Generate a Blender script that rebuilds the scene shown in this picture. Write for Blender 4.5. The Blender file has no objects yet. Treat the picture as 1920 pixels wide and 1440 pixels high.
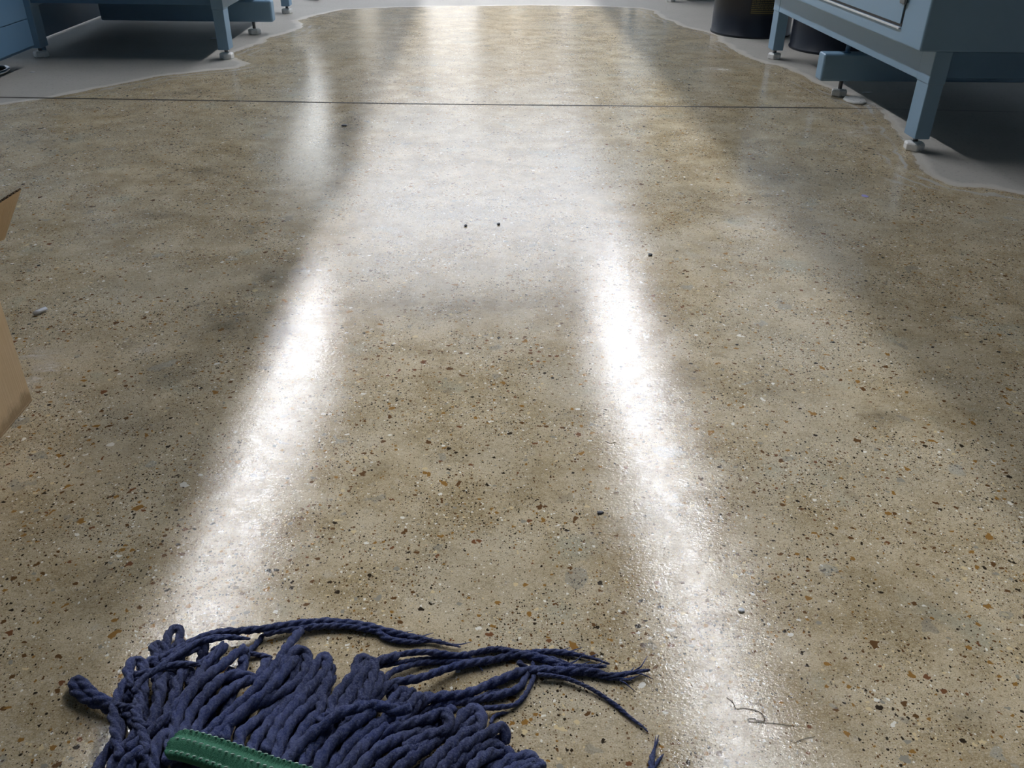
import bpy, math, random
import numpy as np
from mathutils import Matrix, Vector

random.seed(7)
SC = bpy.context.scene
COL = SC.collection

# ---------------------------------------------------------------- camera
_c = np.array([960., 720.]); _v = np.array([902., -248.]) - _c; _n = np.array([915., 3390.]) - _c
F = math.sqrt(-(_v @ _n))                       # focal length in pixels of the 1920 wide frame
_fw = np.array([_v[0], -_v[1], -F]); _fw /= np.linalg.norm(_fw)
_dn = np.array([_n[0], -_n[1], -F]); _dn /= np.linalg.norm(_dn)
R = np.array([np.cross(_fw, -_dn), _fw, -_dn])  # camera axes -> world axes
CH = 1.0                                        # camera height
cd = bpy.data.cameras.new('camera'); cam = bpy.data.objects.new('camera', cd); COL.objects.link(cam)
cd.sensor_fit = 'HORIZONTAL'; cd.sensor_width = 36; cd.lens = F / 1920 * 36; cd.clip_start = .02
cam.matrix_world = Matrix.Translation((0, 0, CH)) @ Matrix(R.tolist()).to_4x4()
SC.camera = cam

# ---------------------------------------------------------------- world, exposure, lights
w = bpy.data.worlds.new('world'); SC.world = w; w.use_nodes = True
w.node_tree.nodes['Background'].inputs[0].default_value = (.75, .85, 1, 1)
w.node_tree.nodes['Background'].inputs[1].default_value = .35
SC.view_settings.view_transform = 'Standard'; SC.view_settings.look = 'None'
SC.view_settings.exposure = .28; SC.view_settings.gamma = 1; SC.view_settings.use_curve_mapping = False
SC.cycles.use_denoising = True
SC.cycles.max_bounces = 6
HL = 8.0            # height of the lamp rows
LAMP = 76.0         # radiance of the lamp rows
SKY = 1.4           # radiance of the roof light
LX, RX = -3.92, 3.06
HALL_X0, HALL_X1, HALL_Y0, HALL_Y1 = -9.0, 9.5, -7.0, 40.0


def ray(x, y):
    d = R @ np.array([x - 960., 720. - y, -F]); return d


def pz(x, y, z=0.):
    d = ray(x, y); t = (z - CH) / d[2]; return (t * d[0], t * d[1], z)


def pX(x, y, X):
    d = ray(x, y); t = X / d[0]; return (X, t * d[1], CH + t * d[2])


def pY(x, y, Y):
    d = ray(x, y); t = Y / d[1]; return (t * d[0], Y, CH + t * d[2])


# ---------------------------------------------------------------- helpers
class MB:
    def __init__(s): s.v = []; s.f = []; s.sm = []

    def add(s, v, f, smooth=False):
        o = len(s.v); s.v += [tuple(map(float, q)) for q in v]
        s.f += [tuple(i + o for i in q) for q in f]; s.sm += [smooth] * len(f)

    def box(s, x0, x1, y0, y1, z0, z1):
        v = [(x, y, z) for z in (z0, z1) for y in (y0, y1) for x in (x0, x1)]
        s.add(v, [(0, 2, 3, 1), (4, 5, 7, 6), (0, 1, 5, 4), (2, 6, 7, 3), (0, 4, 6, 2), (1, 3, 7, 5)])

    def lathe(s, cx, cy, prof, n=48, smooth=True, phase=0.):
        v = []; f = []
        for r, z in prof:
            for k in range(n):
                a = 2 * math.pi * k / n + phase; v.append((cx + r * math.cos(a), cy + r * math.sin(a), z))
        m = len(prof)
        for i in range(m - 1):
            for k in range(n):
                k2 = (k + 1) % n; f.append((i * n + k, i * n + k2, (i + 1) * n + k2, (i + 1) * n + k))
        s.add(v, f, smooth)
        o = len(s.v) - len(v)
        s.f.append(tuple(o + k for k in reversed(range(n)))); s.sm.append(False)
        s.f.append(tuple(o + (m - 1) * n + k for k in range(n))); s.sm.append(False)

    def sweep(s, pts, rad, sec, twist=0., flat=None, smooth=True, caps=True):
        """pts Nx3, rad list, sec: list of (a, b) unit section points"""
        P = np.array(pts, float); N = len(P); T = np.gradient(P, axis=0); T /= np.linalg.norm(T, axis=1)[:, None] + 1e-12
        up = np.array([0, 0, 1.]); v = []; ns = len(sec); L = 0; side_p = None
        for i in range(N):
            side = np.cross(T[i], up)
            if np.linalg.norm(side) < .15: side = side_p if side_p is not None else np.array([1., 0, 0])
            side /= np.linalg.norm(side)
            if side_p is not None:
                side = .5 * side + .5 * side_p; side -= T[i] * (side @ T[i]); side /= np.linalg.norm(side) + 1e-9
            side_p = side; nn = np.cross(side, T[i])
            if i: L += np.linalg.norm(P[i] - P[i - 1])
            ph = twist * L; c, q = math.cos(ph), math.sin(ph)
            for a, b in sec:
                a2, b2 = a * c - b * q, a * q + b * c
                v.append(P[i] + rad[i] * (a2 * side + b2 * nn))
        f = [(i * ns + k, i * ns + (k + 1) % ns, (i + 1) * ns + (k + 1) % ns, (i + 1) * ns + k) for i in range(N - 1) for k in range(ns)]
        if caps: f += [tuple(reversed(range(ns))), tuple((N - 1) * ns + k for k in range(ns))]
        s.add(v, f, smooth)

    def build(s, name, mat=None, parent=None, bevel=0, loc=None):
        me = bpy.data.meshes.new(name); me.from_pydata(s.v, [], s.f); me.update()
        me.polygons.foreach_set('use_smooth', s.sm)
        if mat: me.materials.append(mat)
        o = bpy.data.objects.new(name, me); COL.objects.link(o)
        if bevel:
            b = o.modifiers.new('bevel', 'BEVEL'); b.width = bevel; b.segments = 3; b.limit_method = 'ANGLE'; b.harden_normals = False
        if parent:
            o.parent = parent; pl = parent
            off = Vector((0, 0, 0))
            while pl: off += pl.location; pl = pl.parent
            me.transform(Matrix.Translation(-off))
        elif loc is not None:
            me.transform(Matrix.Translation(-Vector(loc))); o.location = loc
        return o


def tag(o, label=None, cat=None, group=None, kind=None):
    for k, q in (('label', label), ('category', cat), ('group', group), ('kind', kind)):
        if q: o[k] = q
    return o


def empty(name, loc):
    o = bpy.data.objects.new(name, None); o.location = loc; o.empty_display_size = .1; COL.objects.link(o); return o


def smooth_path(pts, step):
    P = [np.array(p, float) for p in pts]
    P = [2 * P[0] - P[1]] + P + [2 * P[-1] - P[-2]]
    out = []
    for i in range(1, len(P) - 2):
        a, b, c, d = P[i - 1:i + 3]; n = max(2, int(np.linalg.norm(c - b) / step))
        for k in range(n):
            t = k / n
            out.append(.5 * ((2 * b) + (c - a) * t + (2 * a - 5 * b + 4 * c - d) * t * t + (3 * b - a - 3 * c + d) * t ** 3))
    out.append(P[-2]); return np.array(out)


# ---------------------------------------------------------------- materials
class NT:
    def __init__(s, name):
        s.m = bpy.data.materials.new(name); s.m.use_nodes = True; s.t = s.m.node_tree; s.N = s.t.nodes; s.L = s.t.links
        s.b = s.N['Principled BSDF']; s.co = s.N.new('ShaderNodeTexCoord')

    def n(s, typ, **k):
        q = s.N.new(typ)
        for a, b in k.items():
            if a.startswith('i_'):
                key = a[2:]; key = int(key) if key.isdigit() else key
                s.set(q.inputs[key], b)
            else: setattr(q, a, b)
        return q

    def set(s, inp, val):
        if isinstance(val, bpy.types.NodeSocket): s.L.new(val, inp)
        else: inp.default_value = val

    def math(s, op, a, b=None, c=None, clamp=False):
        q = s.N.new('ShaderNodeMath'); q.operation = op; q.use_clamp = clamp
        for i, x in enumerate((a, b, c)):
            if x is not None: s.set(q.inputs[i], x)
        return q.outputs[0]

    def mix(s, f, a, b, mode='MIX'):
        q = s.N.new('ShaderNodeMix'); q.data_type = 'RGBA'; q.blend_type = mode
        s.set(q.inputs[0], f); s.set(q.inputs[6], a if not isinstance(a, tuple) else (*a, 1)[:4]); s.set(q.inputs[7], b if not isinstance(b, tuple) else (*b, 1)[:4])
        return q.outputs[2]

    def noise(s, vec, scale, detail=3, rough=.5, col=False, dist=0.):
        q = s.N.new('ShaderNodeTexNoise'); s.L.new(vec, q.inputs['Vector'])
        q.inputs['Scale'].default_value = scale; q.inputs['Detail'].default_value = detail; q.inputs['Roughness'].default_value = rough
        q.inputs['Distortion'].default_value = dist
        return q.outputs['Color' if col else 'Fac']

    def smooth(s, x, a, b):
        q = s.N.new('ShaderNodeMapRange'); q.interpolation_type = 'SMOOTHSTEP'
        s.set(q.inputs[0], x); s.set(q.inputs[1], a); s.set(q.inputs[2], b); return q.outputs[0]

    def ramp(s, x, stops, const=False):
        q = s.N.new('ShaderNodeValToRGB'); s.set(q.inputs[0], x); e = q.color_ramp.elements
        if const: q.color_ramp.interpolation = 'CONSTANT'
        e[0].position = stops[0][0]; e[0].color = (*stops[0][1], 1); e[1].position = stops[-1][0]; e[1].color = (*stops[-1][1], 1)
        for p, c in stops[1:-1]:
            k = e.new(p); k.color = (*c, 1)
        return q.outputs[0]

    def vadd(s, a, b):
        q = s.N.new('ShaderNodeVectorMath'); q.operation = 'ADD'; s.set(q.inputs[0], a); s.set(q.inputs[1], b); return q.outputs[0]

    def vscale(s, a, k):
        q = s.N.new('ShaderNodeVectorMath'); q.operation = 'MULTIPLY'; s.set(q.inputs[0], a); q.inputs[1].default_value = k if isinstance(k, tuple) else (k, k, k); return q.outputs[0]

    def bump(s, h, dist, strength=1., prev=None):
        q = s.N.new('ShaderNodeBump'); s.set(q.inputs['Height'], h); q.inputs['Distance'].default_value = dist; s.set(q.inputs['Strength'], strength)
        if prev: s.L.new(prev, q.inputs['Normal'])
        return q.outputs[0]


def lin(r, g, b):
    f = lambda c: (c / 255 / 12.92) if c <= 10 else ((c / 255 + .055) / 1.055) ** 2.4
    return (f(r), f(g), f(b))


def simple(name, col, rough=.5, metal=0, var=.12, scale=8, bump=0, bscale=200, spec=.5, wear=None, wear_col=(.5, .5, .5)):
    t = NT(name); o = t.co.outputs['Object']
    n1 = t.noise(o, scale, 4, .6)
    c = t.mix(n1, tuple(x * (1 - var) for x in col), tuple(min(1, x * (1 + var)) for x in col))
    if wear:
        m = t.smooth(t.noise(o, wear[0], 5, .7), wear[1], wear[1] + .04); c = t.mix(m, c, wear_col)
    t.set(t.b.inputs['Base Color'], c)
    t.set(t.b.inputs['Roughness'], t.math('MULTIPLY_ADD', n1, .15, rough - .07))
    t.b.inputs['Metallic'].default_value = metal; t.b.inputs['Specular IOR Level'].default_value = spec
    if bump: t.set(t.b.inputs['Normal'], t.bump(t.noise(o, bscale, 3), bump))
    return t.m


def emit(name, col, s):
    t = NT(name); t.N.remove(t.b); e = t.N.new('ShaderNodeEmission'); e.inputs[0].default_value = (*col, 1); e.inputs[1].default_value = s
    t.L.new(e.outputs[0], t.N['Material Output'].inputs[0]); return t.m


M = {}
M['blue'] = simple('pale blue enamel', (.225, .365, .50), .38, var=.07, scale=5, bump=.0003, bscale=90, wear=(60, .76), wear_col=(.33, .46, .58))
M['blue2'] = simple('slate blue enamel', (.105, .205, .315), .45, var=.08, scale=5, bump=.0003, bscale=90)
M['steel'] = simple('grey threaded steel', (.17, .165, .165), .4, metal=.8, var=.3, scale=80)
M['pad'] = simple('off white nylon', (.86, .84, .80), .6, var=.15, scale=40, wear=(70, .62), wear_col=(.25, .23, .21))
M['chrome'] = simple('chrome', (.8, .8, .82), .12, metal=1, var=.05)
M['drum'] = simple('black drum paint', (.012, .016, .026), .38, var=.3, scale=6, wear=(28, .70), wear_col=(.16, .12, .14), bump=.0006, bscale=30)
M['label'] = simple('dark label paper', (.02, .02, .018), .5, var=.1)
M['yellow'] = simple('yellow print', (.20, .155, .05), .5, var=.1)
M['rubber'] = simple('black rubber', (.012, .012, .013), .5)
M['card_in'] = simple('torn inner board', (.13, .085, .05), .9, var=.2)
M['white'] = simple('white scrap', (.8, .8, .8), .6)
M['clear'] = simple('milky plastic', (.62, .64, .68), .2, var=.15, scale=300)
M['black'] = simple('black crumb', (.01, .012, .02), .5)
M['lilac'] = simple('lilac fleck', (.35, .32, .62), .5)
M['hair'] = simple('brown thread', (.10, .085, .06), .6)
M['ceil'] = simple('dark sheet ceiling', (.10, .10, .095), .8)
M['wall'] = simple('painted block wall', (.20, .235, .27), .8)
M['pale'] = simple('pale cladding', (.75, .77, .78), .6)
M['housing'] = simple('white lamp housing', (.7, .7, .7), .5)
M['lamp'] = emit('cool white tube', (.92, .95, 1.02), LAMP)
M['sky'] = emit('daylight roof panel', (.84, .92, 1.08), SKY)
M['skybar'] = emit('bright roof strip', (.84, .92, 1.08), 13.)
M['skybar2'] = emit('roof strip', (.84, .92, 1.08), 4.2)
M['door'] = emit('daylight door pane', (.97, .98, 1.0), 1.15)
M['door2'] = emit('dim daylight pane', (1, .97, .9), .6)
M['warmwall'] = simple('beige brick', (.55, .47, .36), .8)
M['colglow'] = emit('glowing pale column', (.93, .97, 1.0), 3.3)  # emission stands in for lamp light on the pale column


def cardboard():
    t = NT('worn cardboard'); o = t.co.outputs['Object']
    c = t.mix(t.noise(o, 9, 5, .6), (.68, .46, .235), (.84, .64, .40))
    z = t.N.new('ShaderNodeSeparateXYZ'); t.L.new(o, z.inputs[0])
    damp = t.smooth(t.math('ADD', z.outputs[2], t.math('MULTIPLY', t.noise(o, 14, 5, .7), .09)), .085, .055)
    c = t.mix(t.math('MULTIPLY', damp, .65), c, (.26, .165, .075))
    t.set(t.b.inputs['Base Color'], c); t.b.inputs['Roughness'].default_value = .75
    t.set(t.b.inputs['Normal'], t.bump(t.noise(t.vscale(o, (1, 60, 1)), 3, 2), .001))
    return t.m


M['card'] = cardboard()


def yarn():
    t = NT('blue cotton yarn'); o = t.co.outputs['Object']
    n1 = t.noise(o, 30, 4, .6); n2 = t.noise(o, 330, 4, .75)
    c = t.mix(t.smooth(n1, .35, .68), (.036, .054, .175), (.080, .098, .225))
    big = t.smooth(t.noise(o, 9, 2), .45, .62)
    c = t.mix(t.math('MULTIPLY', big, .55), c, (.022, .027, .07))
    c = t.mix(t.math('MULTIPLY', t.smooth(n2, .45, .64), .6), c, (.16, .185, .29))
    c = t.mix(t.math('MULTIPLY', t.smooth(n2, .45, .3), .4), c, (.012, .015, .045))
    t.set(t.b.inputs['Base Color'], c); t.b.inputs['Roughness'].default_value = .95; t.b.inputs['Specular IOR Level'].default_value = .15
    t.b.inputs['Sheen Weight'].default_value = .12; t.b.inputs['Sheen Roughness'].default_value = .5
    t.set(t.b.inputs['Normal'], t.bump(t.noise(o, 420, 4, .75), .0028))
    return t.m


M['yarn'] = yarn()


def webbing():
    t = NT('green woven tape'); o = t.co.outputs['Object']
    c = t.mix(t.noise(o, 60, 4, .7), (.012, .10, .05), (.03, .19, .10))
    c = t.mix(t.math('MULTIPLY', t.smooth(t.noise(o, 700, 2), .5, .75), .5), c, (.09, .28, .17))
    t.set(t.b.inputs['Base Color'], c); t.b.inputs['Roughness'].default_value = .75
    t.set(t.b.inputs['Normal'], t.bump(t.noise(o, 900, 2), .0008)); return t.m


M['green'] = webbing()
M['thread'] = simple('white stitching thread', (.50, .66, .56), .7, var=.2, scale=200)


# ---------------------------------------------------------------- floor
def floor_mat():
    t = NT('polished exposed aggregate concrete'); o = t.co.outputs['Object']
    at = t.n('ShaderNodeAttribute', attribute_name='edge').outputs['Fac']     # metres inside the polished area
    st = t.n('ShaderNodeAttribute', attribute_name='stain').outputs['Fac']
    pal = t.n('ShaderNodeAttribute', attribute_name='pale').outputs['Fac']
    # polished mask, ragged and scalloped
    e = t.math('ADD', at, t.math('MULTIPLY', t.math('SUBTRACT', t.noise(o, 6, 4, .6), .5), .09))
    # base colour
    n1 = t.noise(o, 1.7, 5, .62); n2 = t.noise(o, 7, 6, .68); n3 = t.noise(o, 45, 4, .7); n4 = t.noise(o, 420, 3, .7)
    c = t.mix(t.smooth(n2, .33, .68), (.395, .293, .152), (.66, .535, .345))
    c = t.mix(t.math('MULTIPLY', t.smooth(n1, .42, .66), .55), c, (.52, .455, .335))
    c = t.mix(t.math('MULTIPLY', t.smooth(n3, .55, .72), .45), c, (.27, .20, .115))
    c = t.mix(t.math('MULTIPLY', t.smooth(n3, .47, .3), .45), c, (.62, .55, .43))
    c = t.mix(t.math('MULTIPLY', t.smooth(n4, .5, .66), .5), c, (.74, .68, .56))
    c = t.mix(t.math('MULTIPLY', t.smooth(n4, .48, .33), .6), c, (.13, .105, .07))
    n5 = t.noise(t.vscale(o, (.8, 1, 1)), 140, 4, .75)
    c = t.mix(t.math('MULTIPLY', t.smooth(n5, .52, .68), .45), c, (.72, .615, .43))
    c = t.mix(t.math('MULTIPLY', t.smooth(n5, .47, .33), .55), c, (.20, .15, .085))
    g = t.smooth(t.noise(t.vadd(o, (31., 7., 0.)), 5, 3), .60, .75)
    c = t.mix(t.math('MULTIPLY', g, .45), c, (.41, .42, .33))
    # clusters decide where stones show
    clus = t.math('MULTIPLY_ADD', t.smooth(t.noise(t.vadd(o, (3., 17., 0.)), 4.5, 3, .6), .36, .60), .75, .25)

    def chips(scale, keep, r0, r1, stops, off, warp=.35, cl=True, ani=(1, 1, 1)):
        v = t.vscale(t.vadd(o, off), (scale * ani[0], scale * ani[1], scale))
        wv = t.vadd(v, t.vscale(t.vadd(t.noise(v, 1.7, 2, .6, col=True), (-.5, -.5, -.5)), (warp * 2, warp * 2, 0)))
        q = t.N.new('ShaderNodeTexVoronoi'); q.voronoi_dimensions = '2D'; t.L.new(wv, q.inputs['Vector']); q.inputs['Scale'].default_value = 1
        s = t.N.new('ShaderNodeSeparateColor'); t.L.new(q.outputs['Color'], s.inputs[0])
        kp = t.math('MULTIPLY', keep, clus) if cl else keep
        on = t.math('LESS_THAN', s.outputs[0], kp)
        rad = t.math('MULTIPLY_ADD', t.math('POWER', s.outputs[1], 2), r1 - r0, r0)
        m = t.smooth(q.outputs['Distance'], t.math('MULTIPLY', rad, 1.12), t.math('MULTIPLY', rad, .86))
        return t.math('MULTIPLY', m, on), t.ramp(s.outputs[2], stops, True)

    dk, br, oc, rd, cr, gy, wh = (.035, .024, .014), (.14, .07, .025), (.32, .165, .04), (.20, .085, .035), (.72, .58, .33), (.33, .30, .235), (.88, .84, .74)
    layers = [
        (250, .60, .12, .36, [(0, dk), (.35, br), (.6, cr), (.8, wh), (.9, dk)], (1.3, 2.1, 0), .3, True, (1, 1, 1)),
        (140, .42, .12, .36, [(0, dk), (.3, br), (.55, oc), (.68, wh), (.84, cr), (.92, dk)], (5.3, .7, 0), .35, True, (1.1, .9, 1)),
        (66, .36, .10, .34, [(0, br), (.28, dk), (.42, oc), (.66, rd), (.72, wh), (.8, cr), (.9, gy)], (9.1, 4.4, 0), .4, True, (1, 1.15, 1)),
        (30, .20, .08, .24, [(0, oc), (.42, br), (.68, rd), (.76, gy), (.86, cr), (.94, wh)], (2.2, 8.8, 0), .45, True, (1.1, 1, 1)),
    ]
    for sc, k, r0, r1, stp, off, wp, cl, ani in layers:
        m, cc = chips(sc, k, r0, r1, stp, off, wp, cl, ani); c = t.mix(m, c, cc)
    # large faint grey aggregate
    m, cc = chips(9, .25, .08, .18, [(0, (.20, .21, .20)), (.5, (.33, .36, .35)), (.8, (.24, .19, .13))], (6.2, 3.8, 0), .5, False)
    c = t.mix(t.math('MULTIPLY', m, .35), c, cc)
    # stains and pale patches (wear with a shape of its own)
    sn = t.math('MULTIPLY', st, t.smooth(t.noise(o, 11, 4, .6), .25, .6), clamp=True)
    c = t.mix(sn, c, t.mix(.74, c, (.055, .042, .022)))
    pal = t.math('MULTIPLY', pal, t.smooth(t.noise(t.vscale(o, (1, 1.6, 1)), 13, 5, .65), .40, .56))
    c = t.mix(t.math('MULTIPLY', pal, .8), c, (.62, .58, .53))
    # unpolished slab
    u = t.mix(t.noise(o, 3, 5, .6), (.37, .345, .305), (.48, .455, .41))
    u = t.mix(t.math('MULTIPLY', t.smooth(t.noise(o, 60, 4, .7), .56, .66), .35), u, (.13, .12, .105))
    u = t.mix(t.math('MULTIPLY', t.smooth(n4, .5, .7), .25), u, (.48, .46, .42))
    # scrubber swirl lines along the border
    wv = t.math('SINE', t.math('MULTIPLY', t.math('ADD', at, t.math('MULTIPLY', t.noise(o, 4, 3), .16)), 95.))
    near = t.math('MULTIPLY', t.smooth(e, -.05, 0), t.smooth(e, .26, .06))
    swirl = t.math('MULTIPLY', t.math('MULTIPLY', t.smooth(wv, .5, .9), near), t.smooth(t.noise(o, 3.1, 2), .42, .58))
    pol = t.smooth(e, -.02, .03)
    rim = t.math('MULTIPLY', t.smooth(e, -.055, -.02), t.smooth(e, .02, -.005))
    u = t.mix(t.math('MULTIPLY', rim, .6), u, (.66, .62, .55))
    col = t.mix(pol, u, c)
    col = t.mix(t.math('MULTIPLY', swirl, .8), col, (.55, .52, .46))
    t.set(t.b.inputs['Base Color'], col)
    rp = t.math('MULTIPLY_ADD', t.smooth(n2, .3, .7), .08, .07)
    rp = t.math('ADD', rp, t.math('MULTIPLY', pal, .3))
    ro = t.math('ADD', t.math('MULTIPLY', pol, t.math('SUBTRACT', rp, .6)), .6)
    t.set(t.b.inputs['Roughness'], ro)
    t.b.inputs['IOR'].default_value = 1.5
    sp = t.math('MULTIPLY_ADD', t.math('MULTIPLY', pol, t.math('MULTIPLY_ADD', t.math('MULTIPLY', t.smooth(t.noise(o, 26, 5, .75), .36, .64), t.smooth(t.noise(o, 150, 3, .7), .3, .62)), .25, .05)), 1., .10); t.set(t.b.inputs['Specular IOR Level'], sp)
    h1 = t.noise(o, 16, 3, .6); h2 = t.noise(t.vscale(o, (.35, 1, 1)), 55, 3, .6); h3 = t.noise(o, 320, 2, .6)
    h4 = t.noise(t.vscale(o, (.7, 1, 1)), 190, 3, .6)
    b = t.bump(h1, .0002); b = t.bump(h2, .00018, prev=b); b = t.bump(h4, .00028, prev=b); b = t.bump(h3, .00012, prev=b)
    t.set(t.b.inputs['Normal'], b)
    return t.m


# border of the polished (sealed) area, followed on the floor
border_px = [(-400, 250), (-150, 212), (0, 196), (60, 188), (130, 176), (230, 156), (300, 142), (380, 133), (440, 127), (468, 119), (425, 104),
             (452, 92), (492, 80), (500, 70), (540, 62), (566, 50), (560, 38), (590, 28), (640, 18), (720, 14), (820, 11), (1000, 10), (1120, 11), (1200, 15), (1228, 21), (1238, 32),
             (1262, 40), (1284, 51), (1320, 58), (1345, 66), (1352, 78), (1372, 90), (1398, 104), (1408, 110), (1440, 119), (1462, 121), (1500, 138), (1548, 163), (1590, 178),
             (1640, 196), (1662, 215), (1670, 232), (1700, 262), (1722, 300), (1742, 330), (1790, 347), (1860, 352), (1930, 366), (2200, 420), (2800, 600)]
bp = np.array([pz(*q)[:2] for q in border_px] + [(4.5, -3), (-4.5, -3)])


def seg_sdf(P, poly):
    d = np.full(len(P), 1e9); ins = np.zeros(len(P), bool); n = len(poly)
    for i in range(n):
        a, b = poly[i], poly[(i + 1) % n]; ab = b - a; t = np.clip(((P - a) @ ab) / (ab @ ab), 0, 1)
        d = np.minimum(d, np.linalg.norm(P - a - t[:, None] * ab, axis=1))
        c = ((a[1] > P[:, 1]) != (b[1] > P[:, 1])); xi = (b[0] - a[0]) * (P[:, 1] - a[1]) / (b[1] - a[1] + 1e-12) + a[0]
        ins ^= (c & (P[:, 0] < xi))
    return np.where(ins, d, -d)


def grid_lines(a, b, c, d, fine, coarse):
    return np.concatenate([np.arange(a, b, coarse), np.arange(b, c, fine), np.arange(c, d + coarse, coarse)])


gx = grid_lines(HALL_X0, -3.2, 3.2, HALL_X1, .025, .4); gy = grid_lines(HALL_Y0, .5, 9.0, HALL_Y1, .025, .5)
XX, YY = np.meshgrid(gx, gy); P2 = np.stack([XX.ravel(), YY.ravel()], 1)
sd = np.clip(seg_sdf(P2, bp), -1, 1)


def blobs(lst):
    s = np.zeros(len(P2))
    for x, y, rx, ry, a in lst:
        c = np.array(pz(x, y)[:2]); ex = np.array(pz(x + rx, y)[:2]) - c; ey = np.array(pz(x, y + ry)[:2]) - c
        lx = np.linalg.norm(ex); ly = np.linalg.norm(ey); q = ((P2[:, 0] - c[0]) / lx) ** 2 + ((P2[:, 1] - c[1]) / ly) ** 2
        s = np.maximum(s, a * np.exp(-q))
    return s


stain = blobs([(500, 525, 60, 22, .9), (430, 610, 80, 36, .8), (520, 620, 50, 40, .8), (330, 700, 90, 50, .55), (385, 320, 35, 8, .7), (300, 405, 60, 10, .6), (230, 430, 60, 20, .35),
               (560, 500, 40, 20, .6), (240, 800, 90, 60, .5), (1650, 780, 40, 14, .7), (1810, 1325, 34, 30, 1.), (695, 880, 30, 12, .7), (1440, 735, 22, 8, .7), (1190, 960, 60, 20, .45),
               (1700, 1150, 90, 40, .35), (1500, 330, 120, 30, .45), (1330, 380, 90, 30, .4), (900, 570, 200, 30, .45), (1000, 900, 90, 60, .2), (370, 900, 60, 120, .35), (140, 1130, 60, 30, .35),
               (1560, 1080, 80, 50, .25), (640, 250, 30, 60, .6), (640, 330, 24, 60, .5), (360, 170, 30, 8, .6), (1470, 500, 100, 40, .15), (1260, 700, 60, 90, .25)])
pale = blobs([(85, 700, 40, 22, .9), (60, 665, 60, 8, .7), (130, 745, 18, 8, .6), (1160, 1000, 80, 25, .15), (1400, 420, 90, 30, .3), (700, 828, 14, 5, .7), (270, 657, 16, 8, .5), (1600, 250, 70, 8, .5), (1510, 195, 24, 3, .6),
              (1640, 240, 50, 5, .4), (1350, 130, 30, 4, .6), (560, 170, 60, 6, .25), (1330, 470, 90, 40, .2)])
nx, ny = len(gx), len(gy)
idx = np.arange(nx * ny).reshape(ny, nx)
quads = np.stack([idx[:-1, :-1], idx[:-1, 1:], idx[1:, 1:], idx[1:, :-1]], -1).reshape(-1, 4)
me = bpy.data.meshes.new('floor')
me.from_pydata(np.column_stack([P2, np.zeros(len(P2))]).tolist(), [], quads.tolist()); me.update()
for nm, arr in (('edge', sd), ('stain', stain), ('pale', pale)):
    at = me.attributes.new(nm, 'FLOAT', 'POINT'); at.data.foreach_set('value', arr.astype(np.float32))
me.materials.append(floor_mat())
fl = bpy.data.objects.new('floor', me); COL.objects.link(fl); tag(fl, kind='structure')

# saw-cut joint across the aisle
jm = MB(); jp = [pz(x, y) for x, y in ((-700, 172), (-200, 179), (0, 182.5), (250, 186.5), (480, 190), (800, 195), (1100, 198), (1330, 200.5), (1500, 202), (1640, 204), (2000, 212))]
jp = smooth_path(jp, .03); v = []; f = []
for i, p in enumerate(jp):
    hw = (.0095 + .0012 * math.sin(i * 1.7)) * (1 if p[0] < 1.7 else max(.25, 1 - (p[0] - 1.7) * 2.5))
    v += [(p[0], p[1] - hw, .0006), (p[0], p[1] + hw, .0006)]
    if i: f.append((2 * i - 2, 2 * i, 2 * i + 1, 2 * i - 1))
jm.add(v, f); tag(jm.build('trim_1', simple('joint filler', (.035, .026, .016), .7)), kind='structure')

# ---------------------------------------------------------------- hall (mostly seen only mirrored in the floor)
def struct(name, mat, *boxes):
    m = MB()
    for b in boxes: m.box(*b)
    return tag(m.build(name, mat), kind='structure')


struct('ceiling', M['ceil'], (HALL_X0, HALL_X1, HALL_Y0, HALL_Y1, 8.25, 8.45))
struct('wall_left', M['wall'], (HALL_X0 - .2, HALL_X0, HALL_Y0, HALL_Y1, 0, 8.45))
struct('wall_right', M['wall'], (HALL_X1, HALL_X1 + .2, HALL_Y0, HALL_Y1, 0, 8.45))
struct('wall_back', M['wall'], (HALL_X0, HALL_X1, HALL_Y0 - .2, HALL_Y0, 0, 8.45))
YF = HALL_Y1


def fx(x, y=100): return pY(x, y, YF)[0] * 1.0   # mirrored features share the azimuth of the floor pixel


struct('wall_far', M['wall'], (HALL_X0, HALL_X1, YF, YF + .2, 0, 8.45))
struct('trim_2', M['warmwall'], (fx(905), fx(1065), YF - .08, YF, 0, 7.9))
struct('window_1', M['door'], (fx(803), fx(895), YF - .1, YF - .04, .1, 8.0))
struct('window_2', M['door2'], (fx(679), fx(712), YF - .1, YF - .04, .1, 7.0))
struct('window_3', M['door'], (fx(1046), fx(1068), YF - .12, YF - .09, .1, 7.6))
struct('window_4', M['door2'], (fx(958), fx(976), YF - .12, YF - .09, .1, 7.6))
struct('window_5', M['door2'], (fx(1165), fx(1215), YF - .1, YF - .04, .1, 7.0))
struct('window_6', M['sky'], (-4.15, 4.9, 19.4, YF - .3, 8.1, 8.2))
struct('window_7', M['skybar'], (-3.9, 4.7, 21.8, 22.8, 8.02, 8.08))
struct('window_8', M['skybar2'], (-4.1, 5.0, 27.2, 30.2, 8.02, 8.08))
struct('glow_column', M['colglow'], (-3.7, -2.5, 14.0, 14.15, 2.0, 5.1))  # upright pale column, given its own glow to brighten its mirrored stripe
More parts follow.
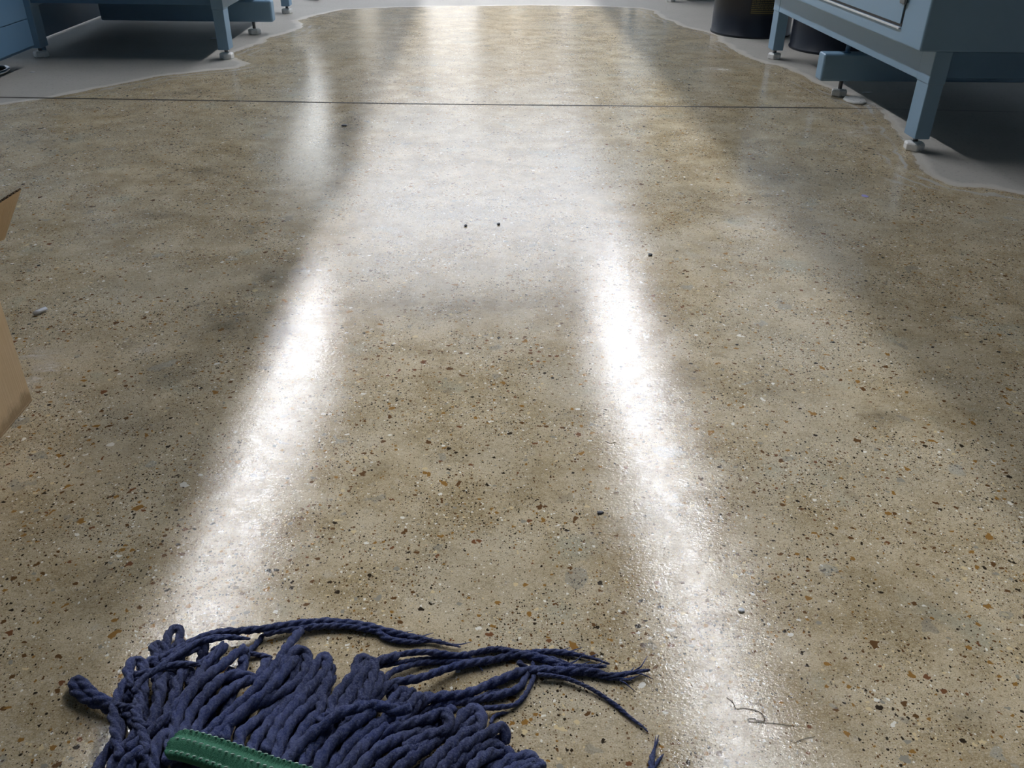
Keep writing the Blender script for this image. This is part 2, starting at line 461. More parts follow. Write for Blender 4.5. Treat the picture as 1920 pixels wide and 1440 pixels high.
# unseen overhead boxes, added to throw the straight shadow edges on the floor
struct('light_blocker_1', M['blue2'], (-1.82, -1.45, -4, 10.5, 2.08, 2.2))
struct('light_blocker_2', M['blue2'], (-2.64, -2.22, -4, 12.5, 3.2, 3.3))  # added plate, stops lamp light falling through the gap
struct('light_blocker_3', M['blue2'], (-3.15, -1.96, -4, 10.5, 2.08, 2.2))  # added slab, widens the shade on the left floor
struct('light_blocker_4', M['blue2'], (1.74, 2.75, -4, 38, 2.54, 2.9))

for side, X in (('left', LX), ('right', RX)):
    y = 4.6; k = 0
    while y < 18.6:
        e_ = empty('strip_light', (X, y + .9, HL)); k += 1
        tag(e_, 'long white fluorescent strip lamp in the %s row above the machines' % side, 'lamp', '%s row of overhead strip lamps' % side)
        hm = MB(); hm.box(X - .24, X + .24, y, y + 1.8, HL + .03, HL + .12); hm.build('housing', M['housing'], e_)
        tm = MB(); tm.box(X - .12, X + .12, y + .02, y + 1.78, HL, HL + .028); tm.build('tube', M['lamp'], e_)
        y += 1.82

# ---------------------------------------------------------------- machines
def foot(x, y, ztop, parent, n=6, r=.043, ph=.35):
    b = MB(); b.lathe(x, y, [(.0105, .03), (.0105, ztop)], 16); b.build('levelling_bolt', M['steel'], parent)
    p = MB(); p.lathe(x, y, [(r * .93, 0), (r, .006), (r, .026), (r * .9, .033), (r * .3, .036)], n, False, ph); p.build('foot_pad', M['pad'], parent, bevel=.003)


def machine(side, xf, y0, y1, depth, top, label, group=None, over=.074, beam=None, hinge=True, xb=None, rail_y1=None):
    """side +1: stands right of the aisle. xf: outer face of the legs on the aisle side"""
    s = side; cx = xf + s * depth / 2; t = empty('machine_cabinet', (cx, (y0 + y1) / 2, 0)); tag(t, label, 'machine', group)

    def bx(m, xa, xb_, ya, yb, za, zb): m.box(min(xa, xb_), max(xa, xb_), ya, yb, za, zb)
    # legs: front two and rear two
    lw, ll = .07, .112
    for xa in (xf, xf + s * (depth - lw)):
        for ya in (y0, y1 - ll):
            m = MB(); bx(m, xa + s * .003, xa + s * (lw - .003), ya + .003, ya + ll - .003, .056, .30)
            leg = m.build('leg', M['blue'], t, bevel=.004)
            foot(xa + s * lw / 2, ya + ll / 2, .075, leg, ph=.35 if ya == y0 else .1)
            m = MB(); bx(m, xa, xa + s * lw, ya, ya + ll, .276, .402); m.build('leg_sleeve', M['blue'], t, bevel=.004)
    for xa in (xf, xf + s * (depth - lw)):
        m = MB(); bx(m, xa + s * .0015, xa + s * (lw - .002), y0 + ll, y1 - ll, .279, .401); m.build('side_rail', M['blue'], t, bevel=.003)
    for ya in (y0 + .01, y1 - ll + .01):
        m = MB(); bx(m, xf + s * (lw + .0), xf + s * (depth - lw), ya, ya + .07, .30, .401); m.build('end_rail', M['blue2'], t, bevel=.003)
    # body
    xo = xf - s * over
    m = MB(); bx(m, xo, xf + s * (depth + .02), y0 - .012, y1 + .01, .403, top); m.build('cabinet', M['blue'], t, bevel=.008)
    # door leaf on the aisle face
    dy0, dz0 = y0 + .20, .475
    m = MB(); bx(m, xo - s * .0005, xo - s * .0015, dy0 - .008, y1 - .15, dz0 - .010, top - .1); m.build('door_gap', M['rubber'], t)
    m = MB(); bx(m, xo - s * .0008, xo - s * .006, dy0, y1 - .16, dz0, top - .11); d = m.build('door', M['blue'], t, bevel=.003)
    m = MB(); bx(m, xo - s * .0005, xo - s * .010, dy0 - .004, y1 - .15, dz0 - .020, dz0 - .012); m.build('door_ledge', M['pale'], t, bevel=.002)
    if hinge:
        m = MB(); bx(m, xo - s * .004, xo - s * .017, dy0 - .018, dy0 + .03, dz0 + .075, dz0 + .20); m.build('hinge', M['steel2'], d, bevel=.006)
    if beam:
        xe, ya, yb, za, zb, fxx, xin = beam
        m = MB(); bx(m, xe, xin, ya, yb, za, zb); b = m.build('cross_beam', M['blue'], t, bevel=.012)
        foot(fxx, (ya + yb) / 2, za + .02, b, ph=.2)
        m = MB(); m.lathe(fxx, (ya + yb) / 2, [(.011, zb - .01), (.011, .30)], 16); m.lathe(fxx, (ya + yb) / 2, [(.019, zb - .001), (.019, zb + .004)], 16); m.build('threaded_rod', M['blue2'], b)
    return t


M['steel2'] = simple('dull grey hinge', (.20, .215, .22), .5, metal=.3)
machine(1, 1.797, 3.527, 5.665, 1.25, 2.0, 'pale blue machine cabinet with a door, nearest on the right of the aisle', beam=(1.745, 4.545, 4.635, .08, .215, 1.875, 2.9))
machine(-1, -1.487, 5.392, 7.37, 1.16, .74, 'slate blue machine frame on white nylon feet, left of the aisle', beam=(-1.412, 6.285, 6.375, .082, .216, -1.555, -2.56), hinge=False)
machine(1, 1.655, 8.215, 10.4, 1.25, 2.0, 'pale blue machine behind the black drums, only one white foot in view', beam=None)

# the long dark skirt behind the left machine and the panelled cabinet beside it
t = empty('panel_cabinet', (-2.95, 4.2, 0)); tag(t, 'blue panelled cabinet at the far left edge, beside the slate blue machine frame', 'cabinet')
m = MB(); m.box(-3.5, -2.506, 3.3, 5.15, .10, 1.9); m.build('cabinet', M['blue2'], t, bevel=.004)
m = MB(); m.box(-2.505, -2.497, 3.3, 5.155, .114, .250); m.build('lower_panel', M['blue2'], t, bevel=.002)
m = MB(); m.box(-2.505, -2.497, 3.3, 5.155, .254, 1.88); m.build('door', M['blue2'], t, bevel=.002)
for yy in (3.5, 4.96):
    m = MB(); m.lathe(-3.2 if yy > 4 else -2.62, yy, [(.03, 0), (.035, .01), (.035, .08), (.03, .101)], 24); m.build('foot', M['rubber'], t)
t = empty('low_skirt_panel', (-2.72, 6.3, 0)); tag(t, 'dark slate blue skirt board in the shade under the left machine frame', 'panel')
m = MB(); m.box(-2.70, -2.675, 5.62, 7.3, .07, .42); m.build('board', M['blue2'], t, bevel=.003)
m = MB(); m.box(-2.70, -2.675, 5.62, 5.66, 0, .07); m.box(-2.70, -2.675, 7.26, 7.3, 0, .07); m.build('foot', M['blue2'], t)

# chrome loop at the left edge
c0 = pz(-16, 134, .012); m = MB(); ang = np.linspace(0, 2 * math.pi, 49)
m.sweep([(c0[0] + .070 * math.cos(a), c0[1] + .125 * math.sin(a), .011 + .0) for a in ang], [.011] * 49, [(math.cos(q), math.sin(q)) for q in np.linspace(0, 2 * math.pi, 13)[:-1]], caps=False)
tag(m.build('chrome_ring', M['chrome'], loc=(c0[0], c0[1], 0)), 'bent chrome tube ring lying at the left edge under the blue panelled cabinet', 'ring')

# ---------------------------------------------------------------- drums
def drum(x, y, label, lab):
    r = .285; H = .88; t = empty('steel_drum', (x, y, 0)); tag(t, label, 'drum')
    m = MB(); pr = [(r - .018, 0), (r - .004, .0), (r, .008), (r - .001, .016), (r - .006, .02), (r - .006, .27)]
    pr += [(r - .006 + .010 * math.sin(math.pi * k / 6), .27 + .03 * k / 6) for k in range(1, 6)] + [(r - .006, .30), (r - .006, .57)]
    pr += [(r - .006 + .010 * math.sin(math.pi * k / 6), .57 + .03 * k / 6) for k in range(1, 6)] + [(r - .006, .60), (r - .006, H - .02), (r, H - .012), (r, H), (r - .02, H), (r - .02, H - .015)]
    m.lathe(x, y, pr, 72); m.build('body', M['drum'], t)
    m = MB(); m.lathe(x + .12, y, [(.03, H - .016), (.03, H + .0)], 24); m.build('bung_cap', M['steel'], t)
    if lab:
        a0, a1 = math.atan2(-.93, -.30), 0; n = 14; v = []; f = []
        aa = np.linspace(-math.pi / 2 - .36, -math.pi / 2 + .35, n); rr = r - .005
        for a in aa:
            for z in (.155, .50): v.append((x + rr * math.cos(a), y + rr * math.sin(a), z))
        f = [(2 * i, 2 * i + 2, 2 * i + 3, 2 * i + 1) for i in range(n - 1)]
        m = MB(); m.add(v, f, True); lb = m.build('label', M['label'], t)
        m = MB(); rr = r - .0042
        for k in range(27):
            z = .165 + k * .0117; a = -math.pi / 2 - .335
            while a < -math.pi / 2 + .33:
                wd = random.uniform(.02, .09) if k > 1 else .7
                b = min(a + wd, -math.pi / 2 + .335); q = max(2, int((b - a) / .03) + 1); vv = []
                for c in np.linspace(a, b, q):
                    for dz in (0, .0048): vv.append((x + rr * math.cos(c), y + rr * math.sin(c), z + dz))
                m.add(vv, [(2 * i, 2 * i + 2, 2 * i + 3, 2 * i + 1) for i in range(q - 1)]); a = b + random.uniform(.008, .016)
        m.build('printed_text', M['yellow'], lb)
    return t


drum(1.95, 6.605, 'black steel drum with a label of small yellow print', True)
drum(2.335, 5.975, 'scuffed black drum without a label, half hidden behind the right machine leg', False)

# black castor far down the aisle
cx, cy, _ = pz(592, 1); t = empty('castor_wheel', (cx, cy + .05, 0)); tag(t, 'small black castor wheel at the top edge, far down the aisle', 'wheel')
m = MB(); m.lathe(0, 0, [(.03, -.02), (.055, -.02), (.062, -.012), (.062, .012), (.055, .02), (.03, .02)], 32)
wo = m.build('tyre', M['rubber'], t); wo.rotation_euler = (0, math.pi / 2, .6); wo.data.transform(Matrix.Translation(t.location)); wo.location = (0, 0, .062)
m = MB(); m.box(cx - .035, cx + .035, cy + .03, cy + .07, .07, .14); m.build('fork', M['steel'], t, bevel=.004)

# ---------------------------------------------------------------- cardboard box
t = empty('cardboard_box', (-1.2, 1.38, 0)); tag(t, 'open brown cardboard box with a raised torn flap, cut by the left edge', 'box')
bx0, bx1, by0, by1, bh, th = -1.43, -.972, 1.10, 1.598, .26, .005
m = MB(); m.box(bx0, bx1, by0, by1, 0, th); m.box(bx1 - th, bx1, by0, by1, th, bh); m.box(bx0, bx0 + th, by0, by1, th, bh); m.box(bx0 + th, bx1 - th, by0, by0 + th, th, bh); m.box(bx0 + th, bx1 - th, by1 - th, by1, th, bh)
m.build('box_body', M['card'], t, bevel=.0015)


def flap(quad, name='flap'):
    """quad: 4 points, the outer edge is 1->2; corrugated board with wavy flutes on its rim"""
    a, b, c, d = [np.array(q, float) for q in quad]; n = np.cross(b - a, d - a); n /= np.linalg.norm(n)
    K = 40; m = MB(); hv = .0045; up = []; lo = []
    for i in range(K + 1):
        u = i / K; p0 = a + (d - a) * u; p1 = b + (c - b) * u
        bend = n * (.012 * math.sin(math.pi * u))
        up.append((p0 + bend, p1 + bend))
    v = []; f = []
    for p0, p1 in up: v += [p0, p1, p0 - n * hv, p1 - n * hv]
    for i in range(K):
        o = 4 * i; f += [(o, o + 4, o + 5, o + 1), (o + 2, o + 3, o + 7, o + 6), (o, o + 2, o + 6, o + 4)]
    f += [(0, 1, 3, 2), (4 * K, 4 * K + 2, 4 * K + 3, 4 * K + 1)]
    m.add(v, f); fo = m.build(name, M['card'], t)
    m = MB(); v = []; f = []; K2 = 240
    for i in range(K2 + 1):
        u = i / K2; p1 = b + (c - b) * u + n * (.012 * math.sin(math.pi * u)); wv = hv * .5 + hv * .42 * math.sin(u * 2 * math.pi * 26); back = (a - b); back /= np.linalg.norm(back)
        for o_ in (wv + .0006, wv - .0006): v += [p1 - n * o_ - back * .0012, p1 - n * o_ + back * .012]
    for i in range(K2):
        o = 4 * i; f += [(o, o + 1, o + 5, o + 4), (o + 2, o + 6, o + 7, o + 3), (o, o + 4, o + 6, o + 2)]
    m.add(v, f, True); m.build('flute', M['card_in'], fo)


flap([pz(-170, 560, .262), pz(-150, 520, .40), pz(37, 352, .37), pz(6, 446, .27)])

# ---------------------------------------------------------------- mop head
cA = lambda a, b: (100 + a / 3, 1140 + b / 3)
cB = lambda a, b: (640 + a / 3, 1140 + b / 3)
cC = lambda a, b: (120 + a / 4.966, 1150 + b / 4.966)
cD = lambda a, b: (400 + a / 4.966, 1150 + b / 4.966)
mo = empty('mop_head', pz(600, 1430)); tag(mo, 'blue cotton yarn mop head with a green stitched band, lying in front', 'mop')
SEC = [((.72 + .36 * abs(math.cos(1.5 * a))) * math.cos(a), (.72 + .36 * abs(math.cos(1.5 * a))) * math.sin(a)) for a in np.linspace(0, 2 * math.pi, 19)[:-1]]
NS = [0]


def strand(px_pts, z=(.03, .05, .012), r=.0072, taper=0., fuzz=26, fray=0):
    """px_pts followed on the floor picture, z: heights start/middle/end"""
    px_pts = list(px_pts)
    if px_pts[0][1] > 1355 and z[0] > .025:       # run on under the band
        a, b = px_pts[0], px_pts[1]; L = math.hypot(a[0] - b[0], a[1] - b[1]); px_pts = [(a[0] + (a[0] - b[0]) / L * 60, a[1] + (a[1] - b[1]) / L * 60)] + px_pts
    n = len(px_pts); zs = []
    for i in range(n):
        u = i / (n - 1)
        zs.append(z[0] + (z[1] - z[0]) * (u / .5) if u < .5 else z[1] + (z[2] - z[1]) * ((u - .5) / .5))
    P = smooth_path([pz(p[0], p[1], max(r * .95, q)) for p, q in zip(px_pts, zs)], .0026)
    rn = random.random() * 10; N = len(P)
    rad = []
    for i in range(N):
        u = i / (N - 1); q = r * (1 + .07 * math.sin(i * .45 + rn) + .05 * math.sin(i * .171 + rn * 2))
        if taper: q *= 1 - taper * max(0, (u - .75) / .25) ** 1.3
        if i == 0 or i == N - 1: q *= .55
        rad.append(q)
    P[:, 0] += .0008 * np.sin(np.arange(N) * .19 + rn); P[:, 1] += .0008 * np.sin(np.arange(N) * .13 + rn)
    m = MB(); m.sweep(P, rad, SEC, twist=2 * math.pi / (r * 9))
    m.v = [(a + random.gauss(0, r * .045), b + random.gauss(0, r * .045), c + random.gauss(0, r * .045)) for a, b, c in m.v]
    tri = [(math.cos(a), math.sin(a)) for a in (0, 2.1, 4.2)]
    for k in range(int(fuzz * N / 120)):
        i = random.randrange(1, N - 2); T = P[i + 1] - P[i]; T /= np.linalg.norm(T) + 1e-9
        d = np.array([random.gauss(0, 1) for _ in range(3)]); d[2] = abs(d[2]); d -= T * (d @ T); d /= np.linalg.norm(d); L = random.uniform(.002, .006)
        s0 = P[i] + d * rad[i] * .8; hp = [s0, s0 + d * L * .5 + T * L * .4, s0 + d * L * .7 + T * L * random.uniform(.5, 1.2)]
        m.sweep(hp, [.00035, .0003, .0001], tri)
    for k in range(fray):     # loose fibres at the free end
        i = int(N * random.uniform(.72, .97)); T = P[-1] - P[max(0, N - 12)]; T /= np.linalg.norm(T); sd_ = np.cross(T, (0, 0, 1)); a = random.uniform(-.5, .5)
        L = random.uniform(.012, .035); d = T + a * sd_; s0 = P[i]
        hp = [s0, s0 + d * L * .5, s0 + (d + a * .6 * sd_) * L]; hp = [np.array([q[0], q[1], max(.0015, q[2])]) for q in hp]
        m.sweep(hp, [.0016, .0013, .0004], tri)
    NS[0] += 1
    return m.build('mop_strand', M['yarn'], mo)


# under layer: loops fanning out from below the frame
out_tip = [(212, 1352), (222, 1300), (238, 1255), (262, 1238), (300, 1212), (330, 1192), (372, 1205), (410, 1212), (452, 1222), (500, 1236), (540, 1226), (575, 1222), (612, 1242), (618, 1258), (650, 1300), (668, 1262),
           (690, 1242), (720, 1262), (760, 1290), (800, 1300), (850, 1318), (890, 1342), (930, 1372), (945, 1400), (985, 1420), (1010, 1432)]
for i, tp in enumerate(out_tip):
    u = i / (len(out_tip) - 1)
    for k in range(2 if i % 3 else 1):
        bx_ = 205 + u * 620 + random.uniform(-16, 16) + k * 13; by_ = 1475
        tx = tp[0] + random.uniform(-10, 10) - k * 14; ty = tp[1] + random.uniform(2, 16) + k * 22
        mx = bx_ + (tx - bx_) * .38; my = by_ + (ty - by_) * .55
        strand([(bx_, by_), (bx_ + (mx - bx_) * .5, by_ + (my - by_) * .5), (mx, my), (tx - (tx - mx) * .4, ty + (my - ty) * .45), (tx, ty), (tx + 4, ty + 8)], z=(.022, .026, .009), fuzz=10)

T_ = lambda c, *pp: [c(*q) for q in pp]
traced = [
    # left side tangle
    (T_(cC, (470, 850), (330, 790), (200, 690), (130, 620), (95, 660), (130, 740), (260, 820), (440, 890)), (.02, .010, .012), .0075),
    (T_(cC, (480, 1060), (462, 900), (520, 730), (600, 620), (598, 520), (640, 440), (710, 450), (735, 530), (660, 640)), (.05, .045, .03), .0068),
    (T_(cC, (700, 640), (730, 520), (800, 450), (870, 460), (880, 540), (840, 640)), (.03, .03, .02), .0068),
    (T_(cC, (900, 500), (860, 400), (835, 320), (880, 285), (930, 340), (905, 430)), (.02, .014, .012), .0068),
    (T_(cC, (960, 400), (955, 280), (985, 170), (1040, 140), (1080, 185), (1050, 290), (1010, 380)), (.02, .014, .012), .0066),
    (T_(cC, (820, 1090), (960, 980), (1070, 830), (1190, 680), (1300, 510), (1420, 380), (1500, 290)), (.055, .05, .03), .0066),
    (T_(cC, (1020, 1110), (1060, 930), (1180, 740), (1320, 590), (1480, 470), (1600, 380), (1700, 330)), (.055, .05, .02), .0074),
    (T_(cC, (1120, 1100), (1200, 900), (1340, 720), (1500, 600), (1680, 580), (1800, 640)), (.05, .045, .02), .0074),
    (T_(cC, (1220, 1110), (1330, 910), (1480, 760), (1640, 660), (1800, 600)), (.05, .045, .02), .0074),
    (T_(cC, (800, 1060), (850, 900), (900, 760), (905, 660), (960, 590), (1010, 620), (990, 740)), (.045, .045, .03), .0074),
    (T_(cC, (920, 1060), (980, 900), (1040, 740), (1060, 620), (1130, 540), (1190, 560), (1170, 700)), (.045, .045, .03), .0074),
    (T_(cC, (300, 1460), (400, 1290), (510, 1150), (530, 1040), (490, 900), (500, 800)), (.03, .04, .04), .0072),
    (T_(cC, (430, 1460), (520, 1290), (640, 1160), (680, 1080), (620, 960), (560, 920)), (.04, .05, .045), .0068),
    (T_(cC, (620, 1460), (660, 1340), (780, 1280), (740, 1160), (690, 1020), (700, 840), (640, 660)), (.05, .06, .04), .0064),
    (T_(cC, (840, 1460), (850, 1330), (870, 1210), (930, 1130), (1010, 1120)), (.05, .06, .055), .0072),
    (T_(cC, (520, 1460), (600, 1360), (720, 1300), (780, 1390), (720, 1460)), (.05, .06, .05), .0068),
    (T_(cC, (560, 900), (640, 880), (700, 1000), (800, 1060), (900, 1000), (1040, 880)), (.05, .055, .055), .005),
    (T_(cC, (480, 850), (560, 870), (640, 860), (660, 790)), (.05, .055, .05), .0035),
    (T_(cC, (610, 700), (620, 590), (720, 560), (860, 530), (1000, 480), (1180, 470), (1320, 490)), (.05, .05, .045), .0045),
    (T_(cC, (650, 740), (720, 620), (860, 530), (1000, 430), (1130, 340), (1250, 260), (1400, 240), (1589, 220)), (.05, .05, .035), .0045),
    (T_(cC, (880, 420), (1000, 370), (1150, 280), (1290, 215), (1450, 180), (1600, 165)), (.04, .035, .025), .0052),
    (T_(cC, (900, 460), (1010, 400), (1120, 320), (1260, 270), (1400, 225), (1600, 230), (1740, 240)), (.045, .04, .03), .0045),
    (T_(cC, (980, 480), (1090, 400), (1200, 350), (1290, 300)), (.045, .04, .035), .0042),
    (T_(cC, (1240, 470), (1330, 420), (1420, 340), (1480, 260)), (.045, .04, .035), .0042),
    # centre
    (T_(cD, (0, 1060), (140, 930), (300, 780), (450, 620), (580, 480), (660, 340), (740, 240), (830, 150)), (.05, .045, .012), .0066),
    (T_(cD, (10, 1140), (160, 980), (330, 820), (500, 650), (640, 490), (720, 390), (800, 345), (865, 390), (865, 500), (800, 620), (680, 710), (520, 790), (380, 860), (240, 960), (130, 1080), (90, 1190)), (.05, .022, .05), .0076),
    (T_(cD, (110, 1060), (300, 890), (470, 740), (620, 590), (720, 480), (780, 420)), (.05, .045, .025), .0074),
    (T_(cD, (240, 1250), (250, 1130), (340, 1040), (480, 950), (620, 860), (760, 760)), (.05, .04, .02), .0074),
    (T_(cD, (350, 1290), (390, 1170), (500, 1050), (640, 900), (790, 740), (900, 580), (980, 450), (1030, 410), (1060, 470), (1000, 590), (880, 720), (760, 850), (640, 990), (560, 1130), (470, 1300)), (.05, .018, .05), .0076),
    (T_(cD, (590, 1320), (640, 1150), (760, 980), (900, 860), (1000, 750), (1060, 620), (1100, 520), (1120, 560)), (.05, .035, .012), .0076),
    (T_(cD, (700, 1380), (760, 1200), (880, 1040), (990, 920), (1010, 760)), (.05, .04, .03), .0076),
    (T_(cD, (820, 1420), (900, 1280), (1010, 1160), (1060, 1060), (1000, 960)), (.05, .045, .04), .0076),
    (T_(cD, (750, 1300), (880, 1150), (1040, 1030), (1200, 930), (1400, 870), (1560, 860), (1700, 900), (1850, 880)), (.05, .06, .045), .0074),
    (T_(cD, (1080, 980), (1110, 830), (1200, 690), (1310, 560), (1330, 470), (1400, 420), (1460, 470), (1380, 600), (1290, 760), (1200, 930)), (.045, .03, .045), .0074),
    (T_(cD, (1150, 950), (1260, 740), (1400, 560), (1500, 470), (1600, 420), (1720, 390)), (.045, .04, .02), .0066),
    (T_(cD, (1330, 900), (1420, 720), (1490, 600), (1540, 580), (1530, 680), (1450, 790), (1340, 880)), (.045, .03, .045), .0074),
    (T_(cD, (960, 1440), (1060, 1270), (1200, 1110), (1340, 1000), (1500, 900)), (.055, .055, .05), .0078),
    (T_(cD, (1110, 1440), (1240, 1260), (1400, 1110), (1589, 1000), (1700, 960)), (.05, .045, .04), .0076),
    (T_(cD, (1230, 1440), (1340, 1290), (1480, 1160), (1640, 1050)), (.05, .05, .04), .0076),
    (T_(cD, (1360, 1450), (1480, 1310), (1620, 1210), (1760, 1150)), (.05, .05, .04), .0076),
    # right side
    (T_(cB, (20, 920), (110, 790), (240, 700), (380, 650), (500, 620), (560, 590), (600, 620), (590, 680), (480, 720), (350, 790)), (.05, .035, .04), .0074),
    (T_(cB, (110, 920), (220, 790), (350, 730), (470, 690), (560, 640)), (.05, .04, .02), .0074),
    (T_(cB, (200, 920), (300, 830), (420, 780), (500, 740)), (.05, .045, .03), .0074),
    (T_(cB, (300, 920), (420, 830), (540, 740), (640, 650), (700, 590), (760, 570), (786, 620), (770, 680), (700, 700), (620, 770), (520, 860), (470, 930)), (.05, .016, .05), .0078),
    (T_(cB, (540, 930), (640, 830), (740, 750), (840, 690), (895, 665), (920, 710), (912, 770)), (.05, .04, .012), .0076),
    (T_(cB, (600, 920), (690, 850), (780, 790), (870, 770), (912, 810), (905, 860)), (.045, .035, .012), .0076),
    (T_(cB, (720, 930), (760, 870), (830, 820), (900, 820)), (.05, .045, .02), .0076),
    (T_(cB, (850, 930), (920, 870), (1000, 840), (1060, 832), (1085, 862), (1040, 900)), (.03, .02, .012), .0076),
    (T_(cB, (900, 950), (1000, 895), (1090, 878), (1150, 895)), (.03, .02, .012), .0076),
    (T_(cB, (0, 700), (60, 600), (90, 480), (110, 370), (150, 300), (180, 330), (170, 420), (120, 540)), (.045, .03, .045), .0074),
    (T_(cB, (160, 540), (230, 470), (290, 440), (300, 480), (260, 510)), (.03, .02, .012), .0066),
    (T_(cB, (240, 570), (300, 500), (350, 465), (372, 490), (330, 540)), (.03, .02, .012), .0066),
    (T_(cB, (380, 560), (410, 510), (450, 500), (440, 545)), (.03, .025, .02), .0064),
]
for pp, z, r in traced: strand(pp, z, r, taper=.65 if r < .0055 else 0)
# long loose strands lying on the floor to the right
R2 = .0052
for pp, r, tp, fr in [
    (T_(cA, (600, 300), (740, 215), (900, 150), (1050, 128), (1200, 112), (1400, 88), (1560, 74), (1750, 98)) + T_(cB, (200, 118), (330, 148), (480, 176), (590, 200), (675, 222)), .0058, .8, 4),
    (T_(cA, (1180, 150), (1390, 112), (1600, 102), (1800, 128)) + T_(cB, (250, 165), (330, 185), (420, 192), (560, 182)), .0048, .7, 3),
    (T_(cA, (1050, 305), (1090, 250), (1140, 200), (1180, 150)), .0042, 0, 0),
    (T_(cA, (1090, 250), (1160, 262), (1230, 278)), .0038, .4, 0),
    (T_(cB, (40, 400), (140, 320), (300, 268), (480, 250), (650, 264), (760, 250), (870, 234), (1000, 252), (1200, 244), (1400, 282), (1510, 315)), .0046, .7, 5),
    (T_(cB, (60, 450), (160, 345), (350, 302), (550, 283), (700, 276), (760, 305), (800, 355)), .0036, .8, 0),
    (T_(cB, (200, 480), (270, 370), (360, 330), (500, 305), (650, 300), (780, 300)), .0046, .2, 0),
    (T_(cB, (150, 530), (280, 425), (430, 395), (560, 355), (700, 315), (850, 290), (1000, 265), (1140, 290), (1260, 322), (1490, 330)), .0058, .6, 4),
    (T_(cB, (900, 235), (1050, 265), (1180, 285), (1280, 310)), .0042, .6, 0),
    (T_(cB, (0, 610), (150, 555), (300, 560), (420, 540), (550, 500), (700, 478), (850, 425), (1000, 362), (1120, 345), (1260, 356), (1400, 358), (1520, 380), (1650, 358), (1735, 345)), .0066, .75, 4),
    (T_(cB, (300, 640), (430, 590), (560, 545), (700, 528), (850, 500), (980, 455), (1030, 400), (1060, 350)), .0058, .3, 0),
    (T_(cB, (1100, 352), (1250, 345), (1400, 372), (1500, 392), (1630, 406)), .0046, .8, 3),
    (T_(cB, (770, 565), (900, 555), (980, 538), (1040, 475), (1085, 385), (1075, 300)), .0036, .3, 0),
    (T_(cB, (780, 500), (860, 465), (930, 470)), .003, .4, 0),
    (T_(cB, (990, 300), (1030, 330), (1060, 350)), .0045, 0, 0),
    (T_(cB, (1100, 372), (1250, 395), (1400, 450), (1520, 530), (1620, 612), (1700, 672), (1725, 700)), .0030, .6, 0),
    (T_(cB, (840, 650), (858, 610), (895, 592), (940, 585)), .0026, .7, 0),
    (T_(cB, (1738, 960), (1748, 850), (1762, 782)), .0036, .7, 3),
    (T_(cB, (1742, 930), (1775, 870), (1812, 818)), .0024, .7, 0),
]:
    strand(pp, (.03 if pp[0][0] < 740 and pp[0][1] > 1230 else .01, r * 1.05, r * 1.0), r, taper=tp, fuzz=30, fray=fr)

# green stitched band lying over the yarn
path = smooth_path([pz(318, 1399, .070), pz(345, 1398, .078), pz(395, 1412, .080), pz(450, 1431, .079), pz(505, 1450, .077), pz(560, 1466, .074), pz(640, 1490, .07)], .0012)
N = len(path); m = MB(); T = np.gradient(path, axis=0); v = []; NSX = 26
stitch = MB(); rows = {4: [], 9: [], 13: []}; row_u = (-.86, -.05, .72)
for i in range(N):
    tt = T[i] / np.linalg.norm(T[i]); side = np.cross(tt, (0, 0, 1)); side /= np.linalg.norm(side); up = np.cross(side, tt)
    s_ = i * .0012; hw = .0195 * min(1, math.sqrt(max(.02, 1 - max(0, (.016 - s_) / .016) ** 2)));
    for k in range(NSX):
        a = 2 * math.pi * k / NSX; cx_ = math.cos(a); sz_ = math.sin(a)
        x_ = math.copysign(abs(cx_) ** .75, cx_) * hw; z_ = math.copysign(abs(sz_) ** .75, sz_) * .008 * min(1, .45 + s_ / .014)
        if sz_ > 0:
            z_ += .0028 * math.cos(2 * math.pi * cx_ * 1.15) * sz_ + .0011 * math.sin((s_ * 1500 + cx_ * 9))
        v.append(path[i] + side * x_ + up * z_)
f = [(i * NSX + k, i * NSX + (k + 1) % NSX, (i + 1) * NSX + (k + 1) % NSX, (i + 1) * NSX + k) for i in range(N - 1) for k in range(NSX)]
f += [tuple(reversed(range(NSX))), tuple((N - 1) * NSX + k for k in range(NSX))]
m.add(v, f, True); band = m.build('headband', M['green'], mo)
c6 = [(math.cos(a), math.sin(a)) for a in np.linspace(0, 2 * math.pi, 7)[:-1]]
for ru in row_u:
    i = 10
    while i < N - 8:
        seg = []
        for j in range(i, i + 5):
            tt = T[j] / np.linalg.norm(T[j]); side = np.cross(tt, (0, 0, 1)); side /= np.linalg.norm(side)
            u_ = ru; sz_ = math.sqrt(max(0, 1 - abs(u_) ** (2 / .75) ** 1)); cx_ = math.copysign(abs(u_) ** (1 / .75), u_); sz_ = math.sqrt(max(0, 1 - cx_ * cx_))
            h = sz_ ** .75 * .008 + .0028 * math.cos(2 * math.pi * cx_ * 1.15) * sz_
            bulge = .0010 * math.sin(math.pi * (j - i) / 4)
            seg.append(path[j] + side * (u_ * .0195 - (j - i - 2) * .0004) + np.array([0, 0, h + .0004 + bulge]))
        stitch.sweep(seg, [.0005, .0009, .001, .0009, .0005], c6); i += 7
stitch.build('stitching', M['thread'], band)

